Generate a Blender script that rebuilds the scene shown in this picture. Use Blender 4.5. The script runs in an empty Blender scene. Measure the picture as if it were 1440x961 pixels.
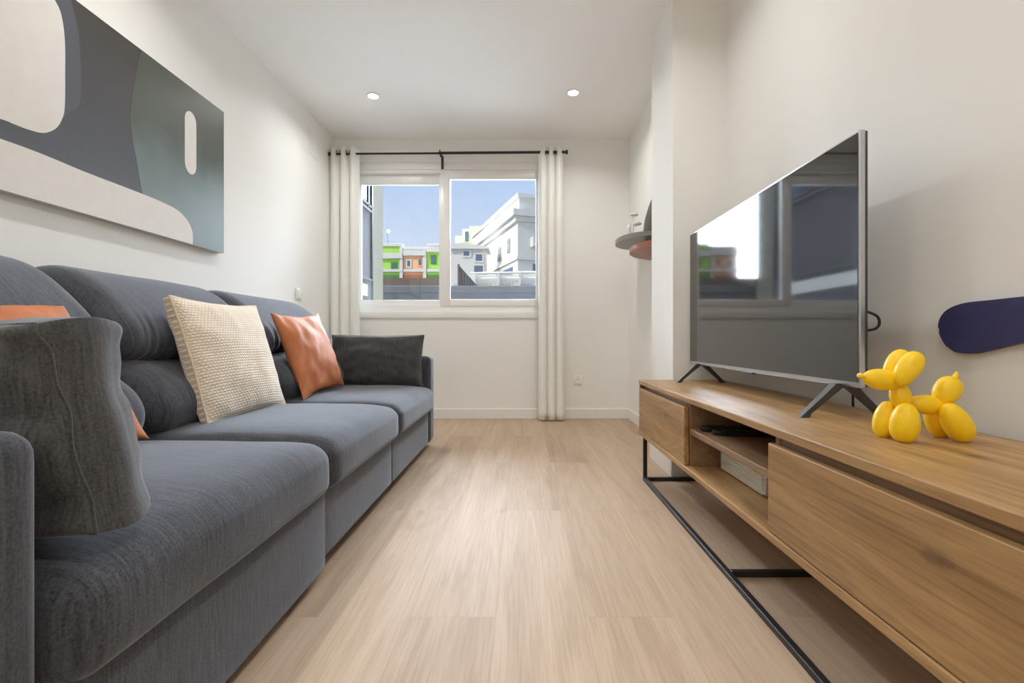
import bpy, bmesh, math, random
from mathutils import Vector, noise
random.seed(7)
PI = math.pi
SC = bpy.context.scene
COL = SC.collection

# ------------------------------------------------------------------ materials
def new_mat(name):
    m = bpy.data.materials.new(name); m.use_nodes = True
    nt = m.node_tree; nt.nodes.clear()
    out = nt.nodes.new('ShaderNodeOutputMaterial')
    b = nt.nodes.new('ShaderNodeBsdfPrincipled')
    nt.links.new(b.outputs[0], out.inputs[0])
    return m, nt, b, out

def N(nt, typ, **kw):
    n = nt.nodes.new(typ)
    for k, v in kw.items():
        if k in n.inputs.keys() if hasattr(n.inputs, 'keys') else False:
            n.inputs[k].default_value = v
        else:
            setattr(n, k, v)
    return n

def coords(nt, scale=(1, 1, 1), loc=(0, 0, 0), rot=(0, 0, 0), kind='Object'):
    t = nt.nodes.new('ShaderNodeTexCoord'); m = nt.nodes.new('ShaderNodeMapping')
    m.inputs['Scale'].default_value = scale; m.inputs['Location'].default_value = loc
    m.inputs['Rotation'].default_value = rot
    nt.links.new(t.outputs[kind], m.inputs['Vector'])
    return m.outputs[0]

def noise_tex(nt, vec, scale=5, detail=4, rough=.5, dist=0.):
    n = nt.nodes.new('ShaderNodeTexNoise')
    n.inputs['Scale'].default_value = scale; n.inputs['Detail'].default_value = detail
    n.inputs['Roughness'].default_value = rough; n.inputs['Distortion'].default_value = dist
    nt.links.new(vec, n.inputs['Vector'])
    return n.outputs['Fac']

def ramp(nt, fac, stops):
    r = nt.nodes.new('ShaderNodeValToRGB')
    e = r.color_ramp.elements
    while len(e) < len(stops): e.new(.5)
    for el, (p, c) in zip(e, stops):
        el.position = p; el.color = (*c, 1) if len(c) == 3 else c
    nt.links.new(fac, r.inputs[0])
    return r.outputs[0]

def mixc(nt, a, b, fac, mode='MIX'):
    m = nt.nodes.new('ShaderNodeMix'); m.data_type = 'RGBA'; m.blend_type = mode
    for sock, v in ((m.inputs[0], fac), (m.inputs[6], a), (m.inputs[7], b)):
        if isinstance(v, bpy.types.NodeSocket): nt.links.new(v, sock)
        elif isinstance(v, (int, float)): sock.default_value = v
        else: sock.default_value = (*v, 1)
    return m.outputs[2]

def math_n(nt, op, a, b=None):
    m = nt.nodes.new('ShaderNodeMath'); m.operation = op
    for i, v in enumerate((a, b)):
        if v is None: continue
        if isinstance(v, bpy.types.NodeSocket): nt.links.new(v, m.inputs[i])
        else: m.inputs[i].default_value = v
    return m.outputs[0]

def bump(nt, b, h, strength=.2, dist=.002):
    n = nt.nodes.new('ShaderNodeBump'); n.inputs['Strength'].default_value = strength
    n.inputs['Distance'].default_value = dist
    nt.links.new(h, n.inputs['Height']); nt.links.new(n.outputs[0], b.inputs['Normal'])

def plain(name, col, rough=.6, metal=0., var=.04, nscale=30, bumps=0.):
    m, nt, b, o = new_mat(name)
    v = coords(nt)
    f = noise_tex(nt, v, nscale, 3)
    lo = tuple(c * (1 - var) for c in col); hi = tuple(min(1, c * (1 + var)) for c in col)
    nt.links.new(ramp(nt, f, [(.3, lo), (.7, hi)]), b.inputs['Base Color'])
    b.inputs['Roughness'].default_value = rough; b.inputs['Metallic'].default_value = metal
    if bumps: bump(nt, b, f, bumps, .001)
    return m

def wood(name, c_dark, c_mid, c_light, rough=.4, knots=True):
    m, nt, b, o = new_mat(name)
    f0 = noise_tex(nt, coords(nt, (2.6, .55, 2.6)), 1.0, 3, .5)
    cm = nt.nodes.new('ShaderNodeCombineXYZ')
    v = coords(nt, (1, 1, 1))
    sp = nt.nodes.new('ShaderNodeSeparateXYZ'); nt.links.new(v, sp.inputs[0])
    # growth rings bent by low noise
    fr = math_n(nt, 'ADD', math_n(nt, 'MULTIPLY', f0, 26), math_n(nt, 'MULTIPLY', math_n(nt, 'ADD', sp.outputs[2], sp.outputs[0]), 14))
    ring = math_n(nt, 'ABSOLUTE', math_n(nt, 'SUBTRACT', math_n(nt, 'FRACT', fr), .5))
    f1 = noise_tex(nt, coords(nt, (10, .8, 10)), 1.0, 8, .65, 1.2)
    f2 = noise_tex(nt, coords(nt, (150, 4.5, 150)), 1.0, 4, .6, .2)
    f3 = noise_tex(nt, coords(nt, (2.2, .9, 2.2)), 1.0, 2)
    g = math_n(nt, 'ADD', math_n(nt, 'MULTIPLY', f1, .92), math_n(nt, 'MULTIPLY', ring, .13))
    c = ramp(nt, g, [(.32, c_dark), (.48, c_mid), (.66, c_light)])
    c = mixc(nt, c, ramp(nt, f2, [(.36, (.62, .58, .54)), (.52, (1.04, 1.04, 1.04))]), .65, 'MULTIPLY')
    c = mixc(nt, c, ramp(nt, f3, [(.35, (.84, .82, .80)), (.65, (1.10, 1.09, 1.08))]), .8, 'MULTIPLY')
    if knots:
        vo = nt.nodes.new('ShaderNodeTexVoronoi'); vo.inputs['Scale'].default_value = 1.0
        nt.links.new(coords(nt, (5.6, 3.0, 5.6), (.37, .12, .29)), vo.inputs['Vector'])
        n2 = noise_tex(nt, coords(nt, (60, 25, 60)), 1.0, 3)
        k = math_n(nt, 'ADD', vo.outputs['Distance'], math_n(nt, 'MULTIPLY', n2, .16))
        kf = ramp(nt, k, [(.10, (1, 1, 1)), (.19, (0, 0, 0))])
        c = mixc(nt, c, tuple(x * .30 for x in c_dark), math_n(nt, 'MULTIPLY', kf, .8))
    nt.links.new(c, b.inputs['Base Color'])
    b.inputs['Roughness'].default_value = rough
    bump(nt, b, f2, .12, .0008)
    return m

def fabric(name, c0, c1):
    m, nt, b, o = new_mat(name)
    fa = noise_tex(nt, coords(nt, (14, 230, 14)), 1.0, 3, .6)        # slubs over the seat and down the front
    fb = noise_tex(nt, coords(nt, (230, 14, 14)), 1.0, 3, .6)        # slubs down the sides
    fc = noise_tex(nt, coords(nt, (260, 260, 260)), 1.0, 2, .6)
    f3 = noise_tex(nt, coords(nt, (2.5, 2.5, 2.5)), 1.0, 3)
    tc = nt.nodes.new('ShaderNodeTexCoord'); sp = nt.nodes.new('ShaderNodeSeparateXYZ'); nt.links.new(tc.outputs['Normal'], sp.inputs[0])
    side = ramp(nt, math_n(nt, 'ABSOLUTE', sp.outputs[1]), [(.55, (0, 0, 0)), (.8, (1, 1, 1))])
    mx = nt.nodes.new('ShaderNodeMix'); nt.links.new(side, mx.inputs[0]); nt.links.new(fa, mx.inputs[2]); nt.links.new(fb, mx.inputs[3])
    s = math_n(nt, 'ADD', math_n(nt, 'MULTIPLY', mx.outputs[0], .50), math_n(nt, 'MULTIPLY', fc, .50))
    c = ramp(nt, s, [(.33, c0), (.66, c1)])
    c = mixc(nt, c, ramp(nt, f3, [(.3, (.86, .86, .86)), (.7, (1.1, 1.1, 1.1))]), .8, 'MULTIPLY')
    nt.links.new(c, b.inputs['Base Color'])
    b.inputs['Roughness'].default_value = .92
    b.inputs['Sheen Weight'].default_value = .45
    b.inputs['Sheen Roughness'].default_value = .45
    b.inputs['Sheen Tint'].default_value = (.85, .90, 1, 1)
    b.inputs['Specular IOR Level'].default_value = .2
    bump(nt, b, s, .35, .0015)
    return m

M = {}
M['wall'] = plain('wall paint', (.855, .853, .825), .75, var=.008, nscale=3)
M['ceiling'] = plain('ceiling paint', (.90, .895, .88), .8, var=.006, nscale=3)
M['trim'] = plain('white lacquer trim', (.84, .83, .80), .4, var=.01)
M['pvc'] = plain('white window plastic', (.86, .86, .84), .28, var=.01)
M['oak'] = wood('brown oak veneer', (.25, .138, .052), (.375, .222, .092), (.49, .312, .142), .42)
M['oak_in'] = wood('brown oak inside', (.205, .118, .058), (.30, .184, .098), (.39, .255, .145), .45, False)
M['black_metal'] = plain('black powder coated steel', (.018, .018, .019), .42, var=.1)
M['fabric'] = fabric('charcoal woven fabric', (.024, .026, .031), (.098, .104, .122))
M['fabric_dark'] = fabric('charcoal pillow fabric', (.028, .028, .029), (.100, .098, .096))
M['black_plastic'] = plain('black plastic', (.012, .012, .013), .38, var=.1)
M['grey_plastic'] = plain('dark grey plastic', (.05, .048, .044), .45, var=.05)
M['silver'] = plain('brushed silver bezel', (.55, .56, .58), .28, 1., .03)
M['curtain'] = plain('white curtain cloth', (.86, .86, .825), .9, var=.03, nscale=160, bumps=.1)
M['yellow'] = plain('matte yellow vinyl', (.95, .63, .007), .42, var=.02)
M['navy'] = plain('navy lacquer', (.046, .047, .145), .55, var=.05)
M['shelf_grey'] = plain('grey lacquered metal', (.25, .245, .23), .35, var=.04)
M['shelf_dark'] = plain('charcoal lacquered metal', (.035, .034, .033), .3, var=.04)
M['shelf_red'] = plain('terracotta lacquered metal', (.36, .13, .075), .35, var=.04)
M['white_gloss'] = plain('white ceramic', (.85, .85, .83), .2, var=.01)
M['paper_white'] = plain('off white ribbed card', (.90, .885, .84), .7, var=.03)
M['dark_slot'] = plain('dark slot', (.02, .02, .02), .6)

def leather():
    m, nt, b, o = new_mat('terracotta leather')
    f = noise_tex(nt, coords(nt), 9, 5, .6)
    g = noise_tex(nt, coords(nt), 260, 2)
    nt.links.new(ramp(nt, f, [(.3, (.42, .135, .052)), (.7, (.54, .19, .08))]), b.inputs['Base Color'])
    b.inputs['Roughness'].default_value = .60; b.inputs['Specular IOR Level'].default_value = .3
    s = math_n(nt, 'ADD', math_n(nt, 'MULTIPLY', f, 1.6), math_n(nt, 'MULTIPLY', g, .15))
    bump(nt, b, s, .22, .005)
    return m
M['leather'] = leather()

def knit():
    m, nt, b, o = new_mat('cream waffle knit')
    uv = coords(nt, (1, 1, 1), kind='UV')
    sep = nt.nodes.new('ShaderNodeSeparateXYZ'); nt.links.new(uv, sep.inputs[0])
    row = math_n(nt, 'FLOOR', math_n(nt, 'MULTIPLY', sep.outputs[1], 44))
    shift = math_n(nt, 'MULTIPLY', math_n(nt, 'MODULO', row, 2.0), .5)
    su = math_n(nt, 'ABSOLUTE', math_n(nt, 'SINE', math_n(nt, 'MULTIPLY', math_n(nt, 'ADD', math_n(nt, 'MULTIPLY', sep.outputs[0], 34), shift), PI)))
    sv = math_n(nt, 'ABSOLUTE', math_n(nt, 'SINE', math_n(nt, 'MULTIPLY', sep.outputs[1], 44 * PI)))
    h = math_n(nt, 'MULTIPLY', math_n(nt, 'POWER', su, .6), math_n(nt, 'POWER', sv, .6))
    nz = noise_tex(nt, coords(nt), 300, 2)
    c = ramp(nt, h, [(.1, (.62, .50, .37)), (.5, (.80, .70, .57))])
    nt.links.new(c, b.inputs['Base Color'])
    b.inputs['Roughness'].default_value = .95; b.inputs['Sheen Weight'].default_value = .3
    bump(nt, b, math_n(nt, 'ADD', h, math_n(nt, 'MULTIPLY', nz, .25)), .6, .004)
    return m
M['knit'] = knit()
M['knit_edge'] = plain('cream cord', (.70, .60, .45), .95, var=.15, nscale=200, bumps=.4)

def floor_mat():
    m, nt, b, o = new_mat('pale oak laminate planks')
    t = nt.nodes.new('ShaderNodeTexCoord')
    sep = nt.nodes.new('ShaderNodeSeparateXYZ'); nt.links.new(t.outputs['Object'], sep.inputs[0])
    cmb = nt.nodes.new('ShaderNodeCombineXYZ')
    u = math_n(nt, 'ADD', sep.outputs[1], -1.89 + .725 + 14.5)
    v = math_n(nt, 'ADD', sep.outputs[0], .069 + .228 * 20)
    nt.links.new(u, cmb.inputs[0]); nt.links.new(v, cmb.inputs[1])
    br = nt.nodes.new('ShaderNodeTexBrick')
    nt.links.new(cmb.outputs[0], br.inputs['Vector'])
    br.offset = .5; br.offset_frequency = 2; br.squash = 1
    for k, val in (('Scale', 1), ('Mortar Size', .0009), ('Mortar Smooth', .2), ('Bias', 0), ('Brick Width', 1.45), ('Row Height', .228)):
        br.inputs[k].default_value = val
    br.inputs['Color1'].default_value = (0, 0, 0, 1); br.inputs['Color2'].default_value = (1, 1, 1, 1)
    br.inputs['Mortar'].default_value = (.5, .5, .5, 1)
    cv = nt.nodes.new('ShaderNodeCombineXYZ')
    rnd = br.outputs['Color']
    rb = nt.nodes.new('ShaderNodeRGBToBW'); nt.links.new(rnd, rb.inputs[0])
    nt.links.new(sep.outputs[0], cv.inputs[0]); nt.links.new(sep.outputs[1], cv.inputs[1])
    nt.links.new(math_n(nt, 'MULTIPLY', rb.outputs[0], 7.3), cv.inputs[2])
    def mp(sc):
        k = nt.nodes.new('ShaderNodeMapping'); k.inputs['Scale'].default_value = sc
        nt.links.new(cv.outputs[0], k.inputs[0]); return k.outputs[0]
    f1 = noise_tex(nt, mp((9, .8, 1)), 1, 7, .6, 1.2)
    f2 = noise_tex(nt, mp((150, 5, 1)), 1, 3, .6)
    f4 = noise_tex(nt, mp((4.5, 2.3, 1)), 1, 2)
    c = ramp(nt, f1, [(.3, (.43, .318, .222)), (.5, (.50, .380, .274)), (.7, (.56, .438, .324))])
    c = mixc(nt, c, ramp(nt, f2, [(.35, (.84, .81, .78)), (.6, (1.04, 1.03, 1.03))]), .6, 'MULTIPLY')
    c = mixc(nt, c, ramp(nt, rb.outputs[0], [(0., (.87, .845, .82)), (1., (1.07, 1.065, 1.06))]), 1.0, 'MULTIPLY')
    kn = ramp(nt, f4, [(.76, (1, 1, 1)), (.84, (.55, .48, .42))])
    c = mixc(nt, c, kn, .8, 'MULTIPLY')
    c = mixc(nt, c, (.38, .26, .17), math_n(nt, 'MULTIPLY', br.outputs['Fac'], .5))
    nt.links.new(c, b.inputs['Base Color'])
    b.inputs['Roughness'].default_value = .55
    b.inputs['Specular IOR Level'].default_value = .22
    bump(nt, b, f2, .08, .0006)
    return m
M['floor'] = floor_mat()

def glass(name, tint=(1, 1, 1), ior=1.45):
    m, nt, b, o = new_mat(name)
    nt.nodes.remove(b)
    tr = nt.nodes.new('ShaderNodeBsdfTransparent'); tr.inputs[0].default_value = (*tint, 1)
    gl = nt.nodes.new('ShaderNodeBsdfGlossy'); gl.inputs['Roughness'].default_value = .01
    fr = nt.nodes.new('ShaderNodeFresnel'); fr.inputs[0].default_value = ior
    mx = nt.nodes.new('ShaderNodeMixShader')
    nt.links.new(fr.outputs[0], mx.inputs[0]); nt.links.new(tr.outputs[0], mx.inputs[1]); nt.links.new(gl.outputs[0], mx.inputs[2])
    nt.links.new(mx.outputs[0], o.inputs[0])
    return m
M['glass'] = glass('clear window glass')

def screen():
    m, nt, b, o = new_mat('glossy dark television screen')
    f = noise_tex(nt, coords(nt), 400, 1)
    nt.links.new(ramp(nt, f, [(.3, (.010, .010, .011)), (.7, (.013, .013, .014))]), b.inputs['Base Color'])
    b.inputs['Roughness'].default_value = .045
    b.inputs['IOR'].default_value = 2.0
    b.inputs['Specular IOR Level'].default_value = .62
    return m
M['screen'] = screen()

def emit(name, col, s):
    m, nt, b, o = new_mat(name)
    b.inputs['Base Color'].default_value = (.9, .9, .9, 1)
    b.inputs['Emission Color'].default_value = (*col, 1); b.inputs['Emission Strength'].default_value = s
    return m
M['lens'] = emit('lit downlight lens', (1, .95, .86), 14)

# ------------------------------------------------------------------ object helpers
WLOC = {}
def link(name, me, mats, parent=None, loc=None, smooth=None):
    for m in (mats if isinstance(mats, (list, tuple)) else [mats]): me.materials.append(m)
    xs = [v.co for v in me.vertices]
    if loc is None:
        lo = [min(c[i] for c in xs) for i in range(3)]; hi = [max(c[i] for c in xs) for i in range(3)]
        loc = Vector(((lo[0] + hi[0]) / 2, (lo[1] + hi[1]) / 2, lo[2]))
    loc = Vector(loc)
    for v in me.vertices: v.co -= loc
    o = bpy.data.objects.new(name, me); COL.objects.link(o)
    WLOC[o.name] = loc
    if parent is not None:
        o.parent = parent; o.location = loc - WLOC[parent.name]
    else: o.location = loc
    if smooth is not None:
        for p in me.polygons: p.use_smooth = True
        if smooth < 180:
            try: me.set_sharp_from_angle(angle=math.radians(smooth))
            except Exception: pass
    return o

def obj(name, bm, mats, parent=None, loc=None, smooth=None):
    bmesh.ops.recalc_face_normals(bm, faces=bm.faces[:])
    me = bpy.data.meshes.new(name); bm.to_mesh(me); bm.free()
    return link(name, me, mats, parent, loc, smooth)

def tag(o, label=None, cat=None, group=None, kind=None):
    if label: o['label'] = label
    if cat: o['category'] = cat
    if group: o['group'] = group
    if kind: o['kind'] = kind
    return o

def thing(name, label, cat, loc=(0, 0, 0), group=None, kind=None):
    o = bpy.data.objects.new(name, None); COL.objects.link(o); o.location = loc
    o.empty_display_size = .1
    WLOC[o.name] = Vector(loc)
    return tag(o, label, cat, group, kind)

def box(bm, lo, hi, bev=0., seg=2, mi=0):
    vs = [bm.verts.new((x, y, z)) for x in (lo[0], hi[0]) for y in (lo[1], hi[1]) for z in (lo[2], hi[2])]
    fs = [(0, 1, 3, 2), (4, 6, 7, 5), (0, 4, 5, 1), (2, 3, 7, 6), (0, 2, 6, 4), (1, 5, 7, 3)]
    faces = [bm.faces.new([vs[i] for i in f]) for f in fs]
    for f in faces: f.material_index = mi
    if bev:
        es = list({e for f in faces for e in f.edges})
        r = bmesh.ops.bevel(bm, geom=es, offset=bev, segments=seg, profile=.5, affect='EDGES')
        for f in r['faces']: f.material_index = mi
    return faces

def B(lo, hi, bev=0., seg=2):
    bm = bmesh.new(); box(bm, lo, hi, bev, seg); return bm

def obox(bm, c, ax, ay, az, h):
    """oriented box"""
    c = Vector(c); ax, ay, az = (Vector(a).normalized() for a in (ax, ay, az))
    vs = [bm.verts.new(c + ax * sx * h[0] + ay * sy * h[1] + az * sz * h[2]) for sx in (-1, 1) for sy in (-1, 1) for sz in (-1, 1)]
    for f in [(0, 1, 3, 2), (4, 6, 7, 5), (0, 4, 5, 1), (2, 3, 7, 6), (0, 2, 6, 4), (1, 5, 7, 3)]:
        bm.faces.new([vs[i] for i in f])

def tube(bm, pts, r, n=10, cap=True):
    pts = [Vector(p) for p in pts]
    rs = r if isinstance(r, (list, tuple)) else [r] * len(pts)
    rings = []; up = None
    for i, p in enumerate(pts):
        d = (pts[min(i + 1, len(pts) - 1)] - pts[max(i - 1, 0)]).normalized()
        if up is None:
            up = Vector((0, 0, 1)) if abs(d.z) < .9 else Vector((1, 0, 0))
        s = d.cross(up).normalized(); up = s.cross(d).normalized()
        rings.append([bm.verts.new(p + (s * math.cos(2 * PI * k / n) + up * math.sin(2 * PI * k / n)) * rs[i]) for k in range(n)])
    for a, b in zip(rings, rings[1:]):
        for k in range(n): bm.faces.new((a[k], a[(k + 1) % n], b[(k + 1) % n], b[k]))
    if cap:
        bm.faces.new(rings[0][::-1]); bm.faces.new(rings[-1])

def lathe(bm, c, prof, n=32, axis='z'):
    c = Vector(c); rings = []
    for r, h in prof:
        ring = []
        for k in range(n):
            a = 2 * PI * k / n; q = (r * math.cos(a), r * math.sin(a), h)
            if axis == 'y': q = (q[0], q[2], q[1])
            if axis == 'x': q = (q[2], q[0], q[1])
            ring.append(bm.verts.new(c + Vector(q)))
        rings.append(ring)
    for a, b in zip(rings, rings[1:]):
        for k in range(n): bm.faces.new((a[k], a[(k + 1) % n], b[(k + 1) % n], b[k]))
    bm.faces.new(rings[0]); bm.faces.new(rings[-1])

def prism(bm, pts2, plane, lo, hi, bev=0., seg=3, mi=0):
    """outline in a plane ('yz' extruded along x, 'xy' along z, 'xz' along y)"""
    def mk(p, t):
        return {'yz': (t, p[0], p[1]), 'xy': (p[0], p[1], t), 'xz': (p[0], t, p[1])}[plane]
    a = [bm.verts.new(mk(p, lo)) for p in pts2]; b = [bm.verts.new(mk(p, hi)) for p in pts2]
    fs = [bm.faces.new(a), bm.faces.new(b[::-1])]
    n = len(a)
    for i in range(n): bm.faces.new((a[i], a[(i + 1) % n], b[(i + 1) % n], b[i])).material_index = mi
    for f in fs: f.material_index = mi
    if bev:
        es = list(fs[0].edges) + list(fs[1].edges)
        bmesh.ops.bevel(bm, geom=es, offset=bev, segments=seg, profile=.5, affect='EDGES')

def smooth_poly(pts, n=6, closed=True):
    out = []; L = len(pts)
    for i in range(L if closed else L - 1):
        p0, p1, p2, p3 = (Vector(pts[(i + k) % L] if closed else pts[max(0, min(L - 1, i + k))]) for k in (-1, 0, 1, 2))
        for j in range(n):
            t = j / n
            out.append(.5 * ((2 * p1) + (p2 - p0) * t + (2 * p0 - 5 * p1 + 4 * p2 - p3) * t * t + (3 * p1 - p0 - 3 * p2 + p3) * t ** 3))
    if not closed: out.append(Vector(pts[-1]))
    return out

def rbox(lo, hi, r, n=20, deform=None):
    """dense rounded box"""
    c = Vector([(a + b) / 2 for a, b in zip(lo, hi)]); h = Vector([(b - a) / 2 for a, b in zip(lo, hi)])
    bm = bmesh.new(); cache = {}
    def warp(t):        # crowd grid lines to the edges
        return math.copysign(1 - (1 - abs(t)) ** 1.7, t)
    def vert(i, j, k):
        key = (i, j, k)
        if key not in cache:
            p = Vector([warp(2 * q / n - 1) * h[a] for a, q in enumerate(key)])
            inner = Vector([max(-(h[a] - r), min(h[a] - r, p[a])) for a in range(3)])
            d = p - inner
            if d.length > 1e-9: p = inner + d.normalized() * min(r, max(abs(x) for x in d) if False else r) 
            q = c + p
            if deform: q = deform(q, p, h)
            cache[key] = bm.verts.new(q)
        return cache[key]
    for a in range(3):
        b, d = (a + 1) % 3, (a + 2) % 3
        for s in (0, n):
            for i in range(n):
                for j in range(n):
                    q = []
                    for di, dj in ((0, 0), (1, 0), (1, 1), (0, 1)):
                        k = [0, 0, 0]; k[a] = s; k[b] = i + di; k[d] = j + dj
                        q.append(vert(*k))
                    if s == 0: q.reverse()
                    try: bm.faces.new(q)
                    except ValueError: pass
    return bm

def sweep_y(profile, y0, y1, rend, n=48, disp=None):
    """closed XZ profile swept along y with rounded ends"""
    prof = smooth_poly(profile, 6)
    cx = sum(p.x for p in prof) / len(prof); cz = sum(p.y for p in prof) / len(prof)
    ys = []
    m = 9
    for k in range(m): ys.append((y0 + rend * (1 - math.cos(k / m * PI / 2)), k / m))
    for k in range(n + 1): ys.append((y0 + rend + (y1 - y0 - 2 * rend) * k / n, 1))
    for k in range(m - 1, -1, -1): ys.append((y1 - rend * (1 - math.cos(k / m * PI / 2)), k / m))
    bm = bmesh.new(); rings = []
    for y, t in ys:
        ins = rend * (1 - math.sin(t * PI / 2)) if t < 1 else 0
        ring = []
        for i, p in enumerate(prof):
            d = Vector((p.x - cx, p.y - cz)); L = d.length
            q = Vector((cx, cz)) + d * max(.02, (L - ins) / L)
            if disp: q = q + d.normalized() * disp(y, q.x, q.y, i / len(prof))
            ring.append(bm.verts.new((q.x, y, q.y)))
        rings.append(ring)
    k = len(prof)
    for a, b in zip(rings, rings[1:]):
        for i in range(k): bm.faces.new((a[i], a[(i + 1) % k], b[(i + 1) % k], b[i]))
    bm.faces.new(rings[0]); bm.faces.new(rings[-1][::-1])
    return bm

def pillow(center, ux, uy, hw, hh, T, edge=.004, pinch=.07, power=.5, wr=.004, seed=0, n=36, uv=True, dents=(), gus=1, bulge=0., taper=0.):
    """stuffed pillow; ux width axis, uy height axis"""
    c = Vector(center); ux = Vector(ux).normalized(); uy = Vector(uy); uy = (uy - ux * uy.dot(ux)).normalized()
    nz = ux.cross(uy).normalized()
    bm = bmesh.new(); L = bm.loops.layers.uv.new('UVMap')
    def pos(i, j, side):
        u = 2 * i / n - 1; v = 2 * j / n - 1
        u = math.copysign(1 - (1 - abs(u)) ** 1.35, u); v = math.copysign(1 - (1 - abs(v)) ** 1.35, v)
        x = hw * u * (1 - pinch * (1 - v * v) * abs(u)); y = hh * v * (1 - pinch * (1 - u * u) * abs(v))
        x *= 1 - taper * v
        bl = max(0, (1 - u ** 2) * (1 - v ** 2)) ** power
        t = edge + (T - edge) * bl
        w = noise.noise(Vector((u * 2.2 + seed, v * 2.2, side * 3.1))) * wr * 2.2 + noise.noise(Vector((u * 6 + seed, v * 4, side * 5.1))) * wr
        w *= min(1, bl * 2.5)
        for (du, dv, rr, dep) in dents:
            w -= dep * math.exp(-((u - du) ** 2 + (v - dv) ** 2) / rr ** 2)
        e = noise.noise(Vector((u * 2.5, v * 2.5, seed + 9.3))) * wr * .7
        return c + ux * (x + e) + uy * (y + e) + nz * side * (t + w), ((u + 1) / 2, (v + 1) / 2)
    g = {}
    for s in (1, -1):
        for i in range(n + 1):
            for j in range(n + 1):
                p, q = pos(i, j, s); g[s, i, j] = (bm.verts.new(p), q)
    def face(keys):
        f = bm.faces.new([g[k][0] for k in keys])
        for l, k in zip(f.loops, keys): l[L].uv = g[k][1]
    for i in range(n):
        for j in range(n):
            face([(1, i, j), (1, i + 1, j), (1, i + 1, j + 1), (1, i, j + 1)])
            face([(-1, i, j + 1), (-1, i + 1, j + 1), (-1, i + 1, j), (-1, i, j)])
    rim = [(i, 0) for i in range(n)] + [(n, j) for j in range(n)] + [(i, n) for i in range(n, 0, -1)] + [(0, j) for j in range(n, 0, -1)]
    prev = [g[1, i, j] for i, j in rim]
    for r in range(1, gus + 1):
        t = r / gus; cur = []
        for (i, j) in rim:
            a, b = g[1, i, j], g[-1, i, j]
            if r == gus: cur.append(b); continue
            p = a[0].co.lerp(b[0].co, t); d = p - c; d -= nz * d.dot(nz)
            p = p + d.normalized() * (bulge * math.sin(PI * t) + wr * .5 * noise.noise(p * 14 + Vector((seed, 0, 0))))
            cur.append((bm.verts.new(p), a[1]))
        for k in range(len(rim)):
            q = [prev[k], cur[k], cur[(k + 1) % len(rim)], prev[(k + 1) % len(rim)]]
            f = bm.faces.new([x[0] for x in q])
            for l, x in zip(f.loops, q): l[L].uv = x[1]
        prev = cur
    outline = [(g[1, i, j][0].co + g[-1, i, j][0].co) / 2 for i, j in rim]
    sides = {s: [g[s, i, j][0].co.copy() for i, j in rim] for s in (1, -1)}
    return bm, outline, sides

# ------------------------------------------------------------------ camera
CAMZ = .712
cam = bpy.data.cameras.new('camera'); cam.sensor_width = 36; cam.lens = 16; cam.clip_start = .03; cam.clip_end = 500
cam.shift_x = -15 / 1440; cam.shift_y = -3.5 / 1440
co = bpy.data.objects.new('camera', cam); COL.objects.link(co)
co.location = (0, 0, CAMZ); co.rotation_euler = (PI / 2, 0, 0)
SC.camera = co

# ------------------------------------------------------------------ room shell
XL, XR, XF, YB, YR, H = -1.685, 1.05, .954, 4.07, -1.7, 2.5
WX0, WX1, WZ0, WZ1 = -1.56, .20, .905, 2.335
def struct(name, bm, mat, smooth=None, parent=None):
    o = obj(name, bm, mat, parent, smooth=smooth)
    if parent is None: o['kind'] = 'structure'
    return o
def flat_struct(name, lo, hi, mat):
    o = obj(name, B(lo, hi), mat, loc=(0, 0, 0)); o['kind'] = 'structure'; return o
flat_struct('floor', (XL - .2, YR - .2, -.12), (1.35, YB + .25, 0), M['floor'])
flat_struct('ceiling', (XL - .2, YR - .2, H), (1.35, YB + .25, H + .15), M['ceiling'])
flat_struct('wall_left', (XL - .2, YR - .2, 0), (XL, YB, H), M['wall'])
flat_struct('wall_right', (XR, YR, 0), (1.35, 2.343, H), M['wall'])
flat_struct('wall_right_far', (XF, 2.73, 0), (1.35, YB, H), M['wall'])
flat_struct('wall_column', (.774, 2.343, 0), (1.35, 2.73, H), M['wall'])
flat_struct('wall_rear', (XL, YR - .2, 0), (1.35, YR, H), M['wall'])
bm = bmesh.new()
box(bm, (XL - .2, YB, 0), (WX0, YB + .25, H)); box(bm, (WX1, YB, 0), (1.35, YB + .25, H))
box(bm, (WX0, YB, 0), (WX1, YB + .25, WZ0)); box(bm, (WX0, YB, WZ1), (WX1, YB + .25, H))
o = obj('wall_back', bm, M['wall'], loc=(0, 0, 0)); o['kind'] = 'structure'
def base(name, lo, hi): struct(name, B(lo, hi, .004, 2), M['trim'])
base('baseboard_back', (XL, YB - .014, 0), (XF, YB, .09))
base('baseboard_right_far', (XF - .014, 2.73, 0), (XF, YB - .014, .09))
base('baseboard_left', (XL, 3.1, 0), (XL + .014, YB - .014, .09))
bm = bmesh.new()
box(bm, (.760, 2.329, 0), (.774, 2.73, .09), .003); box(bm, (.774, 2.329, 0), (XR, 2.343, .09), .003)
struct('baseboard_column', bm, M['trim'])
base('baseboard_right', (XR - .012, YR, 0), (XR, 2.329, .09))

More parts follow.
